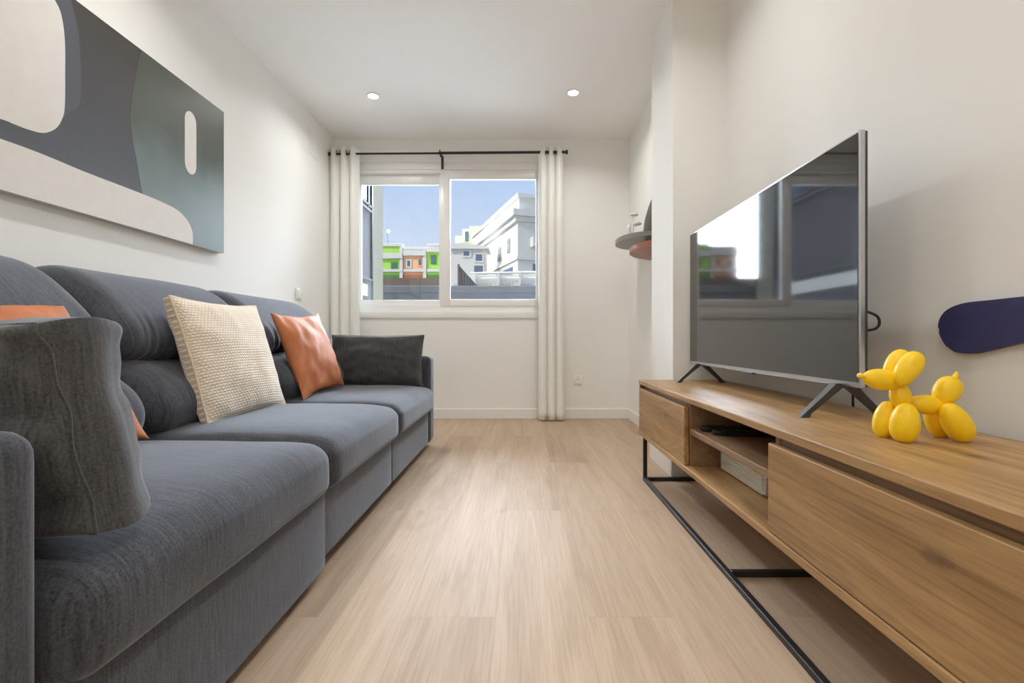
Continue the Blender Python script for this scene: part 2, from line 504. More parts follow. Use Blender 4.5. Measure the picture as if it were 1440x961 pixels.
# ------------------------------------------------------------------ window
win = thing('window_1', None, None, (-.68, YB, WZ0), kind='structure')
bm = bmesh.new()
f0, f1 = YB + .01, YB + .09
box(bm, (WX0, f0, WZ0), (WX0 + .045, f1, WZ1), .004)
box(bm, (WX1 - .045, f0, WZ0), (WX1, f1, WZ1), .004)
box(bm, (WX0 + .045, f0, WZ0 + .02), (WX1 - .045, f1, 1.015), .004)
box(bm, (WX0 + .045, f0, 2.20), (WX1 - .045, f1, 2.235), .004)
obj('window_frame', bm, M['pvc'], win, smooth=40)
bm = bmesh.new()
box(bm, (WX0 - .03, YB - .012, WZ0 - .008), (WX1 + .03, YB + .02, WZ0 + .055), .004)
obj('window_sill', bm, M['pvc'], win, smooth=40)
bm = bmesh.new()
box(bm, (WX0, YB - .004, 2.228), (WX1, YB + .02, 2.29), .003); box(bm, (WX0, YB - .012, 2.29), (WX1, YB + .02, WZ1), .004)
box(bm, (WX0 + .045, YB + .02, 2.235), (WX1 - .045, f1, WZ1))
obj('shutter_box', bm, M['pvc'], win, smooth=40)
def sash(x0, x1, z0, z1, gx0, gx1, gz0, gz1, y0, y1):
    bm = bmesh.new()
    box(bm, (x0, y0, z0), (gx0, y1, z1), .003); box(bm, (gx1, y0, z0), (x1, y1, z1), .003)
    box(bm, (gx0, y0, z0), (gx1, y1, gz0), .003); box(bm, (gx0, y0, gz1), (gx1, y1, z1), .003)
    s = obj('sash', bm, M['pvc'], win, smooth=40)
    ym = (y0 + y1) / 2
    obj('pane', B((gx0 - .005, ym - .002, gz0 - .005), (gx1 + .005, ym + .002, gz1 + .005)), M['glass'], s)
    return s
sash(WX0 + .045, -.71, 1.015, 2.20, -1.462, -.757, 1.066, 2.112, YB + .05, YB + .085)
s2 = sash(-.735, WX1 - .045, 1.005, 2.215, -.650, .118, 1.068, 2.146, YB + .005, YB + .045)
obj('latch', B((-.704, YB + .001, 1.825), (-.692, YB + .006, 1.850), .002), M['pvc'], s2, smooth=40)

# ------------------------------------------------------------------ curtains and rod
RY, RZ = 3.945, 2.325
rod = thing('curtain_rod', 'thin black curtain rod above the window', 'curtain rod', (-.65, RY, RZ))
bm = bmesh.new()
tube(bm, [(-1.66, RY, RZ - .008), (-.72, RY, RZ - .002)], .0085, 12); tube(bm, [(-.73, RY, RZ), (.375, RY, RZ + .008)], .0115, 12)
obj('rod', bm, M['black_metal'], rod, smooth=60)
bm = bmesh.new(); lathe(bm, (.372, RY, RZ + .008), [(.004, 0), (.017, .001), (.019, .006), (.019, .016), (.015, .02), (.004, .021)], 20, 'x')
obj('finial', bm, M['black_metal'], rod, smooth=40)
bm = bmesh.new(); lathe(bm, (-1.662, RY, RZ - .008), [(.004, -.02), (.015, -.018), (.017, -.01), (.017, 0), (.004, .001)], 20, 'x')
obj('finial', bm, M['black_metal'], rod, smooth=40)
for bx in (-.715,):
    bm = bmesh.new()
    box(bm, (bx - .008, RY + .02, RZ - .012), (bx + .008, YB - .012, RZ + .004), .002)
    box(bm, (bx - .011, YB - .02, RZ - .10), (bx + .011, YB - .012, RZ + .02), .003)
    tube(bm, [(bx, RY + .02, RZ - .004), (bx, RY + .012, RZ - .022), (bx, RY - .008, RZ - .022), (bx, RY - .016, RZ), (bx, RY - .012, RZ + .022)], .0055, 8)
    obj('bracket', bm, M['black_metal'], rod, smooth=40)

def curtain(label, x0, x1, x0b, x1b, zb, folds, amp, seed):
    t = thing('curtain', label, 'curtain', ((x0 + x1) / 2, RY, zb), 'white curtains at the window')
    ns, nz_ = 96, 40; bm = bmesh.new(); ztop = RZ + .05
    grid = []
    for k in range(nz_ + 1):
        z = zb + (ztop - zb) * k / nz_; row = []; dn = 1 - k / nz_
        for i in range(ns + 1):
            s = i / ns; a = 2 * PI * folds * s
            aa = amp * (1 + .25 * dn * noise.noise(Vector((s * 3, z * .8, seed))))
            xa = x0 + (x1 - x0) * s; xb = x0b + (x1b - x0b) * s
            x = xa + (xb - xa) * dn + .006 * noise.noise(Vector((s * 5, z * 1.3, seed + 3)))
            lob = abs(math.sin(a / 2 + .20 * dn * noise.noise(Vector((z * .7, seed, 1))))) ** .62
            y = RY + .012 - aa * (1.7 * lob - .75) + .006 * noise.noise(Vector((s * 6, z * 2, seed + 7)))
            row.append(bm.verts.new((x, y, z)))
        grid.append(row)
    for k in range(nz_):
        for i in range(ns): bm.faces.new((grid[k][i], grid[k][i + 1], grid[k + 1][i + 1], grid[k + 1][i]))
    c = obj('cloth', bm, M['curtain'], t, smooth=180)
    sm = c.modifiers.new('thick', 'SOLIDIFY'); sm.thickness = .003
    for q in range(1, folds):
        gx = x0 + (x1 - x0) * q / folds
        for sg in (-1, 1):
            bm = bmesh.new()
            pts = [(gx + sg * .014, RY + .020 * math.cos(a * PI / 8), RZ + .020 * math.sin(a * PI / 8)) for a in range(17)]
            tube(bm, pts, .003, 6, False)
            obj('grommet', bm, M['black_metal'], t, smooth=60)
    return t
curtain('white curtain bunched left of the window by the sofa', -1.678, -1.425, -1.676, -1.425, .03, 3, .036, 1.3)
curtain('white curtain hanging right of the window down to the floor', .140, .350, .138, .362, .012, 3, .036, 5.1)

# ------------------------------------------------------------------ downlights
def downlight(x, y, label, power):
    t = thing('ceiling_downlight', label, 'ceiling light', (x, y, H), 'recessed ceiling spotlights')
    bm = bmesh.new()
    lathe_pts = [(.034, .001), (.036, -.004), (.044, -.006), (.048, -.003), (.048, .0005)]
    rings = []
    n = 32
    for r, h in lathe_pts: rings.append([bm.verts.new((x + r * math.cos(2 * PI * k / n), y + r * math.sin(2 * PI * k / n), H + h)) for k in range(n)])
    for a, b in zip(rings, rings[1:]):
        for k in range(n): bm.faces.new((a[k], a[(k + 1) % n], b[(k + 1) % n], b[k]))
    obj('trim_ring', bm, M['trim'], t, smooth=50)
    bm = bmesh.new(); lathe(bm, (x, y, H - .003), [(.035, .002), (.034, -.001), (.001, -.002)], 32)
    obj('lens', bm, M['lens'], t, smooth=50)
    l = bpy.data.lights.new('downlight lamp', 'AREA'); l.shape = 'DISK'; l.size = .07; l.energy = power; l.color = (1, .985, .955); l.spread = math.radians(150)
    lo = bpy.data.objects.new('downlight lamp', l); COL.objects.link(lo); lo.location = (x, y, H - .012)
LP = 6.0
downlight(-1.098, 3.346, 'lit recessed ceiling spotlight nearer the painting wall', 6.2)
downlight(.366, 3.30, 'lit recessed ceiling spotlight nearer the column', 6.2)
for y in (1.75, .15, -1.2):
    for x in (-1.098, .366):
        l = bpy.data.lights.new('downlight lamp', 'AREA'); l.shape = 'DISK'; l.size = .07; l.energy = LP; l.color = (1, .985, .955); l.spread = math.radians(150)
        lo = bpy.data.objects.new('downlight lamp', l); COL.objects.link(lo); lo.location = (x, y, H - .012)

# ------------------------------------------------------------------ sofa
sofa = thing('sofa', 'long charcoal three-seat fabric sofa against the wall under the painting', 'sofa', (-1.1, 1.74, 0))
SEATS = [(.574, 1.362), (1.362, 2.10), (2.10, 2.912)]
def seat_def(seed):
    def d(q, p, h):
        u, v = p.x / h.x, p.y / h.y
        cr = max(0, 1 - u ** 4) * max(0, 1 - v ** 4)
        k = max(0, p.z / h.z); k = k * k * (3 - 2 * k)
        q.z += k * (.024 * cr - .016 * max(0, u) ** 7 - .010 * abs(v) ** 9)
        q.z += k * .003 * noise.noise(Vector((q.x * 6, q.y * 5, seed)))
        if p.x > 0: q.x += .008 * max(0, 1 - v ** 4) * max(0, 1 - (p.z / h.z) ** 2) + .003 * noise.noise(Vector((q.z * 9, q.y * 6, seed)))
        return q
    return d
for i, (a, b) in enumerate(SEATS):
    obj('seat_cushion', rbox((-1.28, a + .002, .248), (-.565, b - .002, .412), .046, 30, seat_def(i * 4.)), M['fabric'], sofa, smooth=180)
    xf, zb = ((-.585, .028), (-.600, .045), (-.600, .045))[i]
    obj('base_panel', rbox((-1.60, a + .003, zb), (xf, b - .003, .27), .012, 8), M['fabric'], sofa, smooth=60)
HEAD = [(-1.275, .640), (-1.222, .675), (-1.225, .755), (-1.295, .845), (-1.385, .918), (-1.475, .947), (-1.555, .925), (-1.60, .85), (-1.585, .71), (-1.47, .632), (-1.35, .622)]
LUMB = [(-1.128, .418), (-1.088, .485), (-1.115, .560), (-1.19, .618), (-1.29, .640), (-1.42, .60), (-1.45, .50), (-1.42, .415), (-1.27, .408)]
def head_disp(seed):
    def d(y, x, z, t):
        low = max(0, 1 - abs(z - .69) / .12) if x < 9 and x > -1.42 else 0
        w = noise.noise(Vector((y * 16 + seed, z * 2.2, 0)))
        w2 = noise.noise(Vector((y * 38 + seed, z * 5, 4)))
        return low * (.024 * w + .015 * w2) + .005 * noise.noise(Vector((y * 4 + seed, x * 5, z * 5)))
    return d
def lum_disp(seed):
    def d(y, x, z, t):
        return .007 * noise.noise(Vector((y * 5 + seed, x * 5, z * 5))) + .003 * noise.noise(Vector((y * 18 + seed, x * 5, z * 8)))
    return d
for i, (a, b) in enumerate(SEATS):
    obj('back_cushion', sweep_y(HEAD, a + .003, b - .003, .085, 90, head_disp(i * 3.7)), M['fabric'], sofa, smooth=180)
    obj('lumbar_cushion', sweep_y(LUMB, a + .004, b - .004, .075, 60, lum_disp(i * 5.1)), M['fabric'], sofa, smooth=180)
obj('back_frame', rbox((-1.655, .56, .06), (-1.44, 2.91, .80), .03, 10), M['fabric'], sofa, smooth=60)
for a, b in ((.435, .572), (2.915, 3.055)):
    obj('armrest', rbox((-1.64, a, .035), (-.592, b, .604), .036, 24), M['fabric'], sofa, smooth=180)
for x in (-1.55, -.68):
    for y in (.49, 2.98):
        bm = bmesh.new(); lathe(bm, (x, y, 0), [(.020, 0), (.024, .004), (.027, .05)], 16)
        obj('foot', bm, M['black_plastic'], sofa, smooth=50)

# ------------------------------------------------------------------ pillows
def piping(sides, r, mat, parent, which=(1, -1), name='piping'):
    for s in which:
        bm = bmesh.new(); tube(bm, sides[s] + [sides[s][0]], r, 6, False)
        obj(name, bm, mat, parent, smooth=180)
GA = 'charcoal bolster pillows propped on the armrests'
bm, ol, sd = pillow((-.880, .652, .573), (1, .06, .07), (-.07, -.06, 1), .266, .146, .105, .050, .015, .36, .006, 3.3, 56, gus=6, bulge=.016, taper=.058, dents=((.66, .82, .16, .028), (.93, .93, .14, -.022), (.40, .95, .18, .014), (.9, .2, .2, .010), (.82, -.7, .2, .014)))
p = obj('bolster_pillow', bm, M['fabric_dark'], smooth=180); tag(p, 'charcoal bolster pillow close to the camera, in front of a terracotta pillow', 'pillow', GA)
piping(sd, .0022, M['fabric_dark'], p, (1,), 'seam')
bm, ol, sd = pillow((-.905, 2.835, .578), (1, 0, 0), (0, .12, 1), .285, .158, .082, .012, .05, .36, .007, 8.3, 48, dents=((.85, .85, .2, .014), (-.1, .9, .2, .012)))
p = obj('bolster_pillow', bm, M['fabric_dark'], smooth=180); tag(p, 'charcoal bolster pillow against the far armrest near the window', 'pillow', GA)
piping(sd, .0035, M['fabric_dark'], p, (1, -1), 'seam')

GT = 'terracotta leather pillows on the sofa'
bm, ol, sd = pillow((-1.140, 1.030, .622), (0, 1, 0), (-.26, .0, .40), .215, .215, .060, .003, .09, .5, .006, 1.7)
p = obj('leather_pillow', bm, M['leather'], smooth=180); tag(p, 'terracotta leather pillow half hidden behind the near charcoal bolster', 'pillow', GT)
bm, ol, sd = pillow((-1.100, 2.365, .640), (.06, 1, .05), (-.15, -.10, .40), .215, .218, .062, .003, .10, .5, .0045, 6.1, dents=((-.75, -.8, .3, .012),))
p = obj('leather_pillow', bm, M['leather'], smooth=180); tag(p, 'terracotta leather pillow between the cream knit pillow and the far bolster', 'pillow', GT)

bm, ol, sd = pillow((-1.118, 1.750, .638), (.02, 1, 0), (-.13, -.04, .42), .236, .222, .075, .012, .055, .48, .004, 2.9, 40)
p = obj('knit_pillow', bm, M['knit'], smooth=180); tag(p, 'square cream waffle-knit pillow in the middle of the sofa', 'pillow')
bm = bmesh.new(); tube(bm, [q for q in sd[1]] + [sd[1][0]], .0045, 8, False); obj('piping', bm, M['knit_edge'], p, smooth=180)

# ------------------------------------------------------------------ painting
def art(name, stops, axis='z', rough=.44, n=.05):
    m, nt, b, o = new_mat(name)
    v = coords(nt)
    sep = nt.nodes.new('ShaderNodeSeparateXYZ'); nt.links.new(v, sep.inputs[0])
    nz_ = noise_tex(nt, coords(nt), 7, 5, .6)
    f = math_n(nt, 'ADD', math_n(nt, 'MULTIPLY', sep.outputs[2], 1 / .78), math_n(nt, 'MULTIPLY', math_n(nt, 'SUBTRACT', nz_, .5), .25))
    c = ramp(nt, f, stops)
    g = noise_tex(nt, coords(nt, (1, 120, 400)), 1, 3)
    c = mixc(nt, c, ramp(nt, g, [(.3, (.9, .9, .9)), (.7, (1.1, 1.1, 1.1))]), .7, 'MULTIPLY')
    nt.links.new(c, b.inputs['Base Color']); b.inputs['Roughness'].default_value = rough
    bump(nt, b, g, .15, .001)
    return m
M['art_slate'] = art('slate paint', [(.2, (.105, .118, .140)), (.55, (.072, .075, .088)), (.95, (.060, .056, .053))])
M['art_band'] = art('blue slate paint', [(.2, (.10, .115, .15)), (.9, (.095, .10, .125))])
M['art_teal'] = art('teal paint', [(.05, (.21, .27, .275)), (.45, (.145, .19, .19)), (.62, (.085, .105, .09)), (.95, (.072, .082, .065))])
M['art_white'] = plain('off white paint', (.78, .765, .74), .75, var=.02, nscale=20)
M['canvas_side'] = plain('raw canvas side', (.62, .61, .58), .85, var=.04, nscale=200)
PX, PY0, PY1, PZ0, PZ1 = -1.65, .90, 2.514, 1.185, 1.965
def w(px, py):                                   # spot on the canvas plane
    Y = 640 * 1.65 / (735 - px); return (Y, CAMZ + (477 - py) * Y / 640)
pt = thing('painting', 'large abstract canvas painting in slate, teal and white over the sofa', 'painting', (XL, 1.7, PZ0))
obj('canvas', B((XL + .001, PY0, PZ0), (PX - .0012, PY1, PZ1), .002), M['canvas_side'], pt, loc=(PX, 1.7, PZ0))
def patch(name, pts, mat, lay):
    bm = bmesh.new(); x = PX - .001 + lay * .0006
    a = [bm.verts.new((x, min(PY1, max(PY0, p[0])), min(PZ1, max(PZ0, p[1])))) for p in pts]
    b = [bm.verts.new((x - .0012 - lay * .0006, v.co.y, v.co.z)) for v in a]
    bm.faces.new(a); bm.faces.new(b[::-1]); n = len(a)
    for i in range(n): bm.faces.new((a[i], a[(i + 1) % n], b[(i + 1) % n], b[i]))
    return obj(name, bm, mat, pt, loc=(PX, 1.7, PZ0))
patch('slate_field', [(PY0, PZ0), (PY1, PZ0), (PY1, PZ1), (PY0, PZ1)], M['art_slate'], 0)
c = smooth_poly([w(200, 62), w(190, 110), w(184, 150), w(185, 185), w(192, 225), w(201, 275), w(212, 330)], 5, False)
patch('teal_field', [(c[0].x, PZ1)] + [tuple(q) for q in c] + [(c[-1].x, PZ0), (PY1, PZ0), (PY1, PZ1)], M['art_teal'], 1)
c = smooth_poly([w(92, -25), w(102, 8), w(111, 50), w(114, 100), w(113, 140), w(106, 153), w(92, 163), w(80, 180)], 5, False)
patch('blue_band', [tuple(q) for q in c] + [w(60, 180), w(60, 0)], M['art_band'], 1)
c = smooth_poly([w(66, -18), w(77, 0), w(86, 20), w(91, 55), w(91.5, 100), w(91, 150), w(87, 168), w(78, 181), w(62, 187), w(42, 183), w(18, 174), w(0, 167), w(-120, 128)], 6, False)
pts = [tuple(q) for q in c]; pts = [q for q in pts if q[0] > 1.0]
patch('white_shape', [(1.0, pts[0][1])] + pts + [(1.0, pts[-1][1])], M['art_white'], 2)
c = smooth_poly([w(-160, 140), w(0, 195), w(60, 217), w(120, 242), w(180, 265), w(225, 283), w(250, 296), w(264, 311), w(270.5, 326), w(271, 345)], 6, False)
pts = [tuple(q) for q in c if q.x > PY0 + .001]
patch('white_wave', [(PY0, PZ0), (PY0, pts[0][1])] + pts + [(pts[-1][0], PZ0)], M['art_white'], 2)
pa, pb = w(260, 200)[0], w(276, 200)[0]; rr = (pb - pa) / 2; ym = (pa + pb) / 2
zt, zb_ = w(268, 157)[1] - rr * 1.3, w(268, 245)[1] + rr * 1.3
pts = [(ym + rr * math.cos(a * PI / 12), zt + 1.3 * rr * math.sin(a * PI / 12)) for a in range(13)] + [(ym + rr * math.cos(PI + a * PI / 12), zb_ + 1.3 * rr * math.sin(PI + a * PI / 12)) for a in range(13)]
patch('white_pill', pts, M['art_white'], 2)

# ------------------------------------------------------------------ wall bits
sw = thing('light_switch', 'white light switch on the wall between sofa and curtain', 'light switch', (XL, 3.41, 1.0))
obj('plate', B((XL, 3.37, 1.005), (XL + .010, 3.455, 1.09), .003), M['white_gloss'], sw, smooth=40)
obj('rocker', B((XL + .009, 3.383, 1.018), (XL + .013, 3.442, 1.077), .0015), M['white_gloss'], sw, smooth=40)
so = thing('wall_socket', 'white power socket low on the back wall beside the curtain', 'socket', (.49, YB, .31))
bm = B((.450, YB - .010, .308), (.530, YB, .392), .003); obj('plate', bm, M['white_gloss'], so, smooth=40)
bm = bmesh.new(); lathe(bm, (.49, YB - .011, .35), [(.026, 0), (.026, .004), (.021, .0045), (.019, .0105)], 24, 'y'); obj('well', bm, M['trim'], so, smooth=40)
for dx in (-.0095, .0095):
    bm = bmesh.new(); lathe(bm, (.49 + dx, YB - .0125, .35), [(.0035, 0), (.0035, .002)], 10, 'y'); obj('pin_hole', bm, M['dark_slot'], so)
ap = obj('access_panel', B((XL, 3.59, 2.18), (XL + .004, 3.80, 2.40), .0012), M['wall'])
tag(ap, 'flush painted access panel high on the wall above the switch', 'access panel')

# ------------------------------------------------------------------ pebble wall shelves
def pebble(pts, n=8): return [tuple(q) for q in smooth_poly(pts, n)]
bm = bmesh.new()
prism(bm, pebble([(XF, 3.22), (.87, 3.20), (.775, 3.27), (.720, 3.40), (.725, 3.56), (.80, 3.68), (.90, 3.73), (XF, 3.74)], 6), 'xy', 1.440, 1.472, .012)
s = obj('wall_shelf', bm, M['shelf_grey'], smooth=50); tag(s, 'grey rounded pebble-shaped wall shelf carrying a white ornament', 'shelf', 'pebble-shaped wall shelves')
bm = bmesh.new()
prism(bm, pebble([(XF, 2.78), (.86, 2.77), (.775, 2.85), (.728, 2.98), (.735, 3.13), (.81, 3.27), (.90, 3.33), (XF, 3.34)], 6), 'xy', 1.295, 1.327, .012)
s = obj('wall_shelf', bm, M['shelf_red'], smooth=50); tag(s, 'terracotta rounded wall shelf below the grey shelf, half behind the column', 'shelf', 'pebble-shaped wall shelves')
bm = bmesh.new()
prism(bm, pebble([(3.52, 1.50), (3.49, 1.60), (3.42, 1.66), (3.30, 1.72), (3.12, 1.76), (2.98, 1.70), (2.95, 1.58), (3.06, 1.42), (3.28, 1.385), (3.46, 1.40)], 6), 'yz', XF - .022, XF, .007)
s = obj('wall_plaque', bm, M['shelf_dark'], smooth=50); tag(s, 'charcoal rounded plaque upright on the wall above the terracotta shelf', 'wall decoration', 'pebble-shaped wall plaques')
bm = bmesh.new()
prism(bm, pebble([(1.133, .735), (1.120, .775), (1.075, .795), (1.0, .7985), (.90, .800), (.80, .795), (.72, .78), (.69, .755), (.74, .735), (.85, .722), (.953, .703), (1.02, .685), (1.06, .678), (1.105, .688)], 6), 'yz', XR - .016, XR, .004)
s = obj('wall_plaque', bm, M['navy'], smooth=50); tag(s, 'navy blue petal-shaped plaque on the wall behind the yellow dog', 'wall decoration', 'pebble-shaped wall plaques')
orn = thing('ornament', 'small white ornament with rounded pads on the grey wall shelf', 'ornament', (.815, 3.37, 1.472))
bm = bmesh.new(); lathe(bm, (.815, 3.37, 1.472), [(.022, 0), (.024, .004), (.010, .012), (.006, .03), (.0055, .12), (.004, .15)], 16)
obj('stem', bm, M['white_gloss'], orn, smooth=60)
def ellipsoid(bm, c, axis, hl, hw, taper=0., n=24, m=16, third=None, power=1.0):
    c = Vector(c); a = Vector(axis).normalized()
    up = Vector((0, 1, 0)) if abs(a.y) < .9 else Vector((1, 0, 0))
    s = a.cross(up).normalized(); t = s.cross(a).normalized(); third = third or hw
    rings = []
    for i in range(1, m):
        th = PI * i / m; z = -math.cos(th); r = math.sin(th) ** power * (1 + taper * z)
        rings.append([bm.verts.new(c + a * hl * z + s * hw * r * math.cos(2 * PI * k / n) + t * third * r * math.sin(2 * PI * k / n)) for k in range(n)])
    p0 = bm.verts.new(c - a * hl); p1 = bm.verts.new(c + a * hl)
    for k in range(n):
        bm.faces.new((p0, rings[0][(k + 1) % n], rings[0][k])); bm.faces.new((p1, rings[-1][k], rings[-1][(k + 1) % n]))
    for x, y in zip(rings, rings[1:]):
        for k in range(n): bm.faces.new((x[k], x[(k + 1) % n], y[(k + 1) % n], y[k]))
for (x, y, z, hl, hw) in ((.825, 3.365, 1.632, .014, .030), (.846, 3.36, 1.565, .016, .032), (.790, 3.375, 1.53, .034, .014)):
    bm = bmesh.new(); ellipsoid(bm, (x, y, z), (0, 0, 1), hl, hw, third=.012); obj('pad', bm, M['white_gloss'], orn, smooth=180)
bm = bmesh.new(); tube(bm, [(.817, 3.37, 1.545), (.835, 3.365, 1.55), (.846, 3.36, 1.558)], .004, 8); obj('branch', bm, M['white_gloss'], orn, smooth=60)
bm = bmesh.new(); tube(bm, [(.814, 3.37, 1.50), (.80, 3.372, 1.505), (.790, 3.375, 1.512)], .004, 8)
obj('branch', bm, M['white_gloss'], orn, smooth=60)

# ------------------------------------------------------------------ media stand
SX0, SX1, SY0, SY1 = .587, 1.012, .42, 2.306
st = thing('media_stand', 'long low brown oak television stand on a black metal frame', 'tv stand', (.80, 1.36, 0))
bv = .0028
obj('top_panel', B((SX0, SY0, .484), (SX1, SY1, .505), bv), M['oak'], st)
obj('bottom_panel', B((SX0, SY0, .230), (SX1, SY1, .250), bv), M['oak'], st)
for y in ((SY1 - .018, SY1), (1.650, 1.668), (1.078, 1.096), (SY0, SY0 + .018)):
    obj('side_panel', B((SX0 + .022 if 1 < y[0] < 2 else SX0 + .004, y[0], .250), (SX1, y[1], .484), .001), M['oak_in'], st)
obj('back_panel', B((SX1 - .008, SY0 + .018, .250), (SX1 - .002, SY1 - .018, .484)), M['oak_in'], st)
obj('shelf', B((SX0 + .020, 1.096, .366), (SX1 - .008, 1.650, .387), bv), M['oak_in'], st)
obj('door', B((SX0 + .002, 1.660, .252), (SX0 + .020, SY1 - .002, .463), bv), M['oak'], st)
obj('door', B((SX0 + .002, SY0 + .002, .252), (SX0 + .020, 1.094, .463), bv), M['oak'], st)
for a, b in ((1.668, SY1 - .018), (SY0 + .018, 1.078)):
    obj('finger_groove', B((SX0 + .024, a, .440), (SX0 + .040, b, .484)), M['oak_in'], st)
def bar(bm, lo, hi): box(bm, lo, hi, .0015, 1)
bm = bmesh.new(); t_ = .018
fx0, fx1 = .606, .985; fys = (SY1 - .010, 1.375, SY0 + .028)
for x in (fx0, fx1): bar(bm, (x, fys[2] - t_, 0), (x + t_, fys[0], t_))
obj('floor_rail', bm, M['black_metal'], st)
for y in fys:
    bm = bmesh.new(); bar(bm, (fx0 + t_, y - t_, 0.0005), (fx1, y, t_ - .0005)); obj('cross_bar', bm, M['black_metal'], st)
for x in (fx0, fx1):
    for y in (fys[0], fys[2]):
        bm = bmesh.new(); bar(bm, (x, y - t_, t_), (x + t_, y, .230)); obj('leg', bm, M['black_metal'], st)

# things on the stand
bxg = thing('ribbed_box', 'white ribbed box lying on the bottom of the open compartment', 'box', (.80, 1.48, .25))
bm = B((.712, 1.335, .2505), (.965, 1.632, .345), .003)
obj('body', bm, M['paper_white'], bxg)
bm = bmesh.new()
for k in range(9): box(bm, (.705, 1.34, .2525 + k * .0085), (.7125, 1.622, .2575 + k * .0085), .001, 1)
obj('rib', bm, M['paper_white'], bxg)
bm = bmesh.new()
for k in range(8): box(bm, (.7095, 1.6235, .257 + k * .0095), (.7135, 1.6275, .2605 + k * .0095))
obj('punched_hole', bm, M['dark_slot'], bxg)

def remote(label, c, d, L, W):
    c = Vector(c); d = Vector(d).normalized(); s = Vector((-d.y, d.x, 0))
    t = thing('remote_control', label, 'remote control', c, 'remotes on the open shelf')
    bm = bmesh.new(); out = []
    for k in range(24):
        a = 2 * PI * k / 24; ca, sa = math.cos(a), math.sin(a)
        p = d * math.copysign(abs(ca) ** .4, ca) * L / 2 + s * math.copysign(abs(sa) ** .4, sa) * W / 2
        out.append((c.x + p.x, c.y + p.y))
    prism(bm, out, 'xy', c.z, c.z + .017, .004); obj('body', bm, M['black_plastic'], t, smooth=50)
    for i in range(5):
        for j in (-1, 0, 1):
            q = c + d * (-L * .30 + i * L * .13) + s * j * W * .26
            bm = bmesh.new(); lathe(bm, (q.x, q.y, c.z + .0165), [(.0042, 0), (.0042, .0022), (.003, .003)], 10)
            obj('button', bm, M['grey_plastic'], t)
    return t
remote('black remote control on the open shelf, closer to the shelf edge', (.712, 1.600, .387), (1, -.10, 0), .17, .042)
remote('black remote control on the open shelf, lying further back inside', (.735, 1.535, .387), (1, -.18, 0), .18, .044)

# ------------------------------------------------------------------ television
TX, TY0, TY1, TZ0, TZ1 = .838, 1.131, 2.280, .589, 1.234
tv = thing('television', 'large flat-screen television reflecting the window, on the oak stand', 'television', (.85, 1.70, .505))
obj('bezel', B((TX, TY0, TZ0), (TX + .014, TY1, TZ1), .002), M['silver'], tv)
obj('screen', B((TX - .0015, TY0 + .006, TZ0 + .014), (TX + .001, TY1 - .006, TZ1 - .006)), M['screen'], tv)
bm = bmesh.new(); box(bm, (TX + .013, TY0 + .002, TZ0 + .002), (TX + .022, TY1 - .002, TZ1 - .002), .002)
box(bm, (TX + .02, TY0 + .12, TZ0 + .03), (TX + .055, TY1 - .12, TZ0 + .40), .012)
obj('back_cover', bm, M['grey_plastic'], tv)
obj('sensor_tab', B((TX - .002, 1.66, TZ0 - .006), (TX + .012, 1.73, TZ0 + .001), .001), M['grey_plastic'], tv)
for y in (1.205, 2.165):
    bm = bmesh.new()
    for sgn in (-1, 1):
        a = Vector((TX + .010 + sgn * .012, y, TZ0 + .004)); b = Vector((TX + .008 + sgn * .100, y, .512))
        def sect(c, hw, hy): return [(c.x - hw, c.y - hy, c.z), (c.x + hw, c.y - hy, c.z), (c.x + hw, c.y + hy, c.z), (c.x - hw, c.y + hy, c.z)]
        rings = [[bm.verts.new(q) for q in sect(c, hw, hy)] for c, hw, hy in ((Vector((TX + .010 + sgn * .010, y, TZ0 + .006)), .016, .012), (a.lerp(b, .35), .012, .011), (a.lerp(b, .95), .009, .009), (b + Vector((sgn * .004, 0, -.007)), .012, .010))]
        for r0, r1 in zip(rings, rings[1:]):
            for k in range(4): bm.faces.new((r0[k], r0[(k + 1) % 4], r1[(k + 1) % 4], r1[k]))
        bm.faces.new(rings[0]); bm.faces.new(rings[-1])
    obj('leg', bm, M['grey_plastic'], tv)
cb = obj('cable', (lambda b: (tube(b, [tuple(q) for q in smooth_poly([(.90, 1.25, .775), (.925, 1.235, .787), (.945, 1.217, .775), (.951, 1.213, .757), (.943, 1.215, .740), (.925, 1.235, .733), (.93, 1.30, .72), (.98, 1.38, .68), (1.024, 1.417, .60), (1.031, 1.42, .50), (1.031, 1.42, .30)], 6, False)], .0035, 8), b)[1])(bmesh.new()), M['black_plastic'], smooth=60)
tag(cb, 'black cable looping out behind the television', 'cable')

# ------------------------------------------------------------------ balloon dog
dog = thing('balloon_dog', 'matte yellow twisted-balloon dog figurine on the oak stand', 'figurine', (.82, .94, .505))
def D(px, py, Y): return Vector(((px - 735) * Y / 640, Y, CAMZ - (py - 477) * Y / 640))
def blob(name, px, py, Y, ax, hl, hw, taper=0., third=None, power=.85):
    k = Y / 640; bm = bmesh.new()
    ellipsoid(bm, D(px, py, Y), (ax[0], ax[2] if len(ax) > 2 else 0, -ax[1]), hl * (1 - .06 * abs(ax[0])) * k, hw * (.77 + .23 * abs(ax[0])) * k, taper, 28, 20, .78 * (third or hw) * k, power)
    return obj(name, bm, M['yellow'], dog, smooth=180)
blob('snout', 1240, 534, .935, (1, .12), 27.5, 15, .04)
blob('ear', 1277, 519, .915, (.55, -.83), 28, 17, .14)
blob('ear', 1260, 515, .955, (.50, -.86), 26, 16, .14)
blob('neck', 1266, 557, .937, (.15, 1), 19, 16)
blob('leg', 1272.5, 595, .915, (-.12, 1), 28.5, 22, .10)
blob('leg', 1245, 590.5, .962, (-.18, 1), 26.5, 18, .10)
blob('body', 1303, 569.5, .938, (1, .10), 27, 13.5)
blob('leg', 1345, 594.5, .915, (.52, .85), 31, 20, .10)
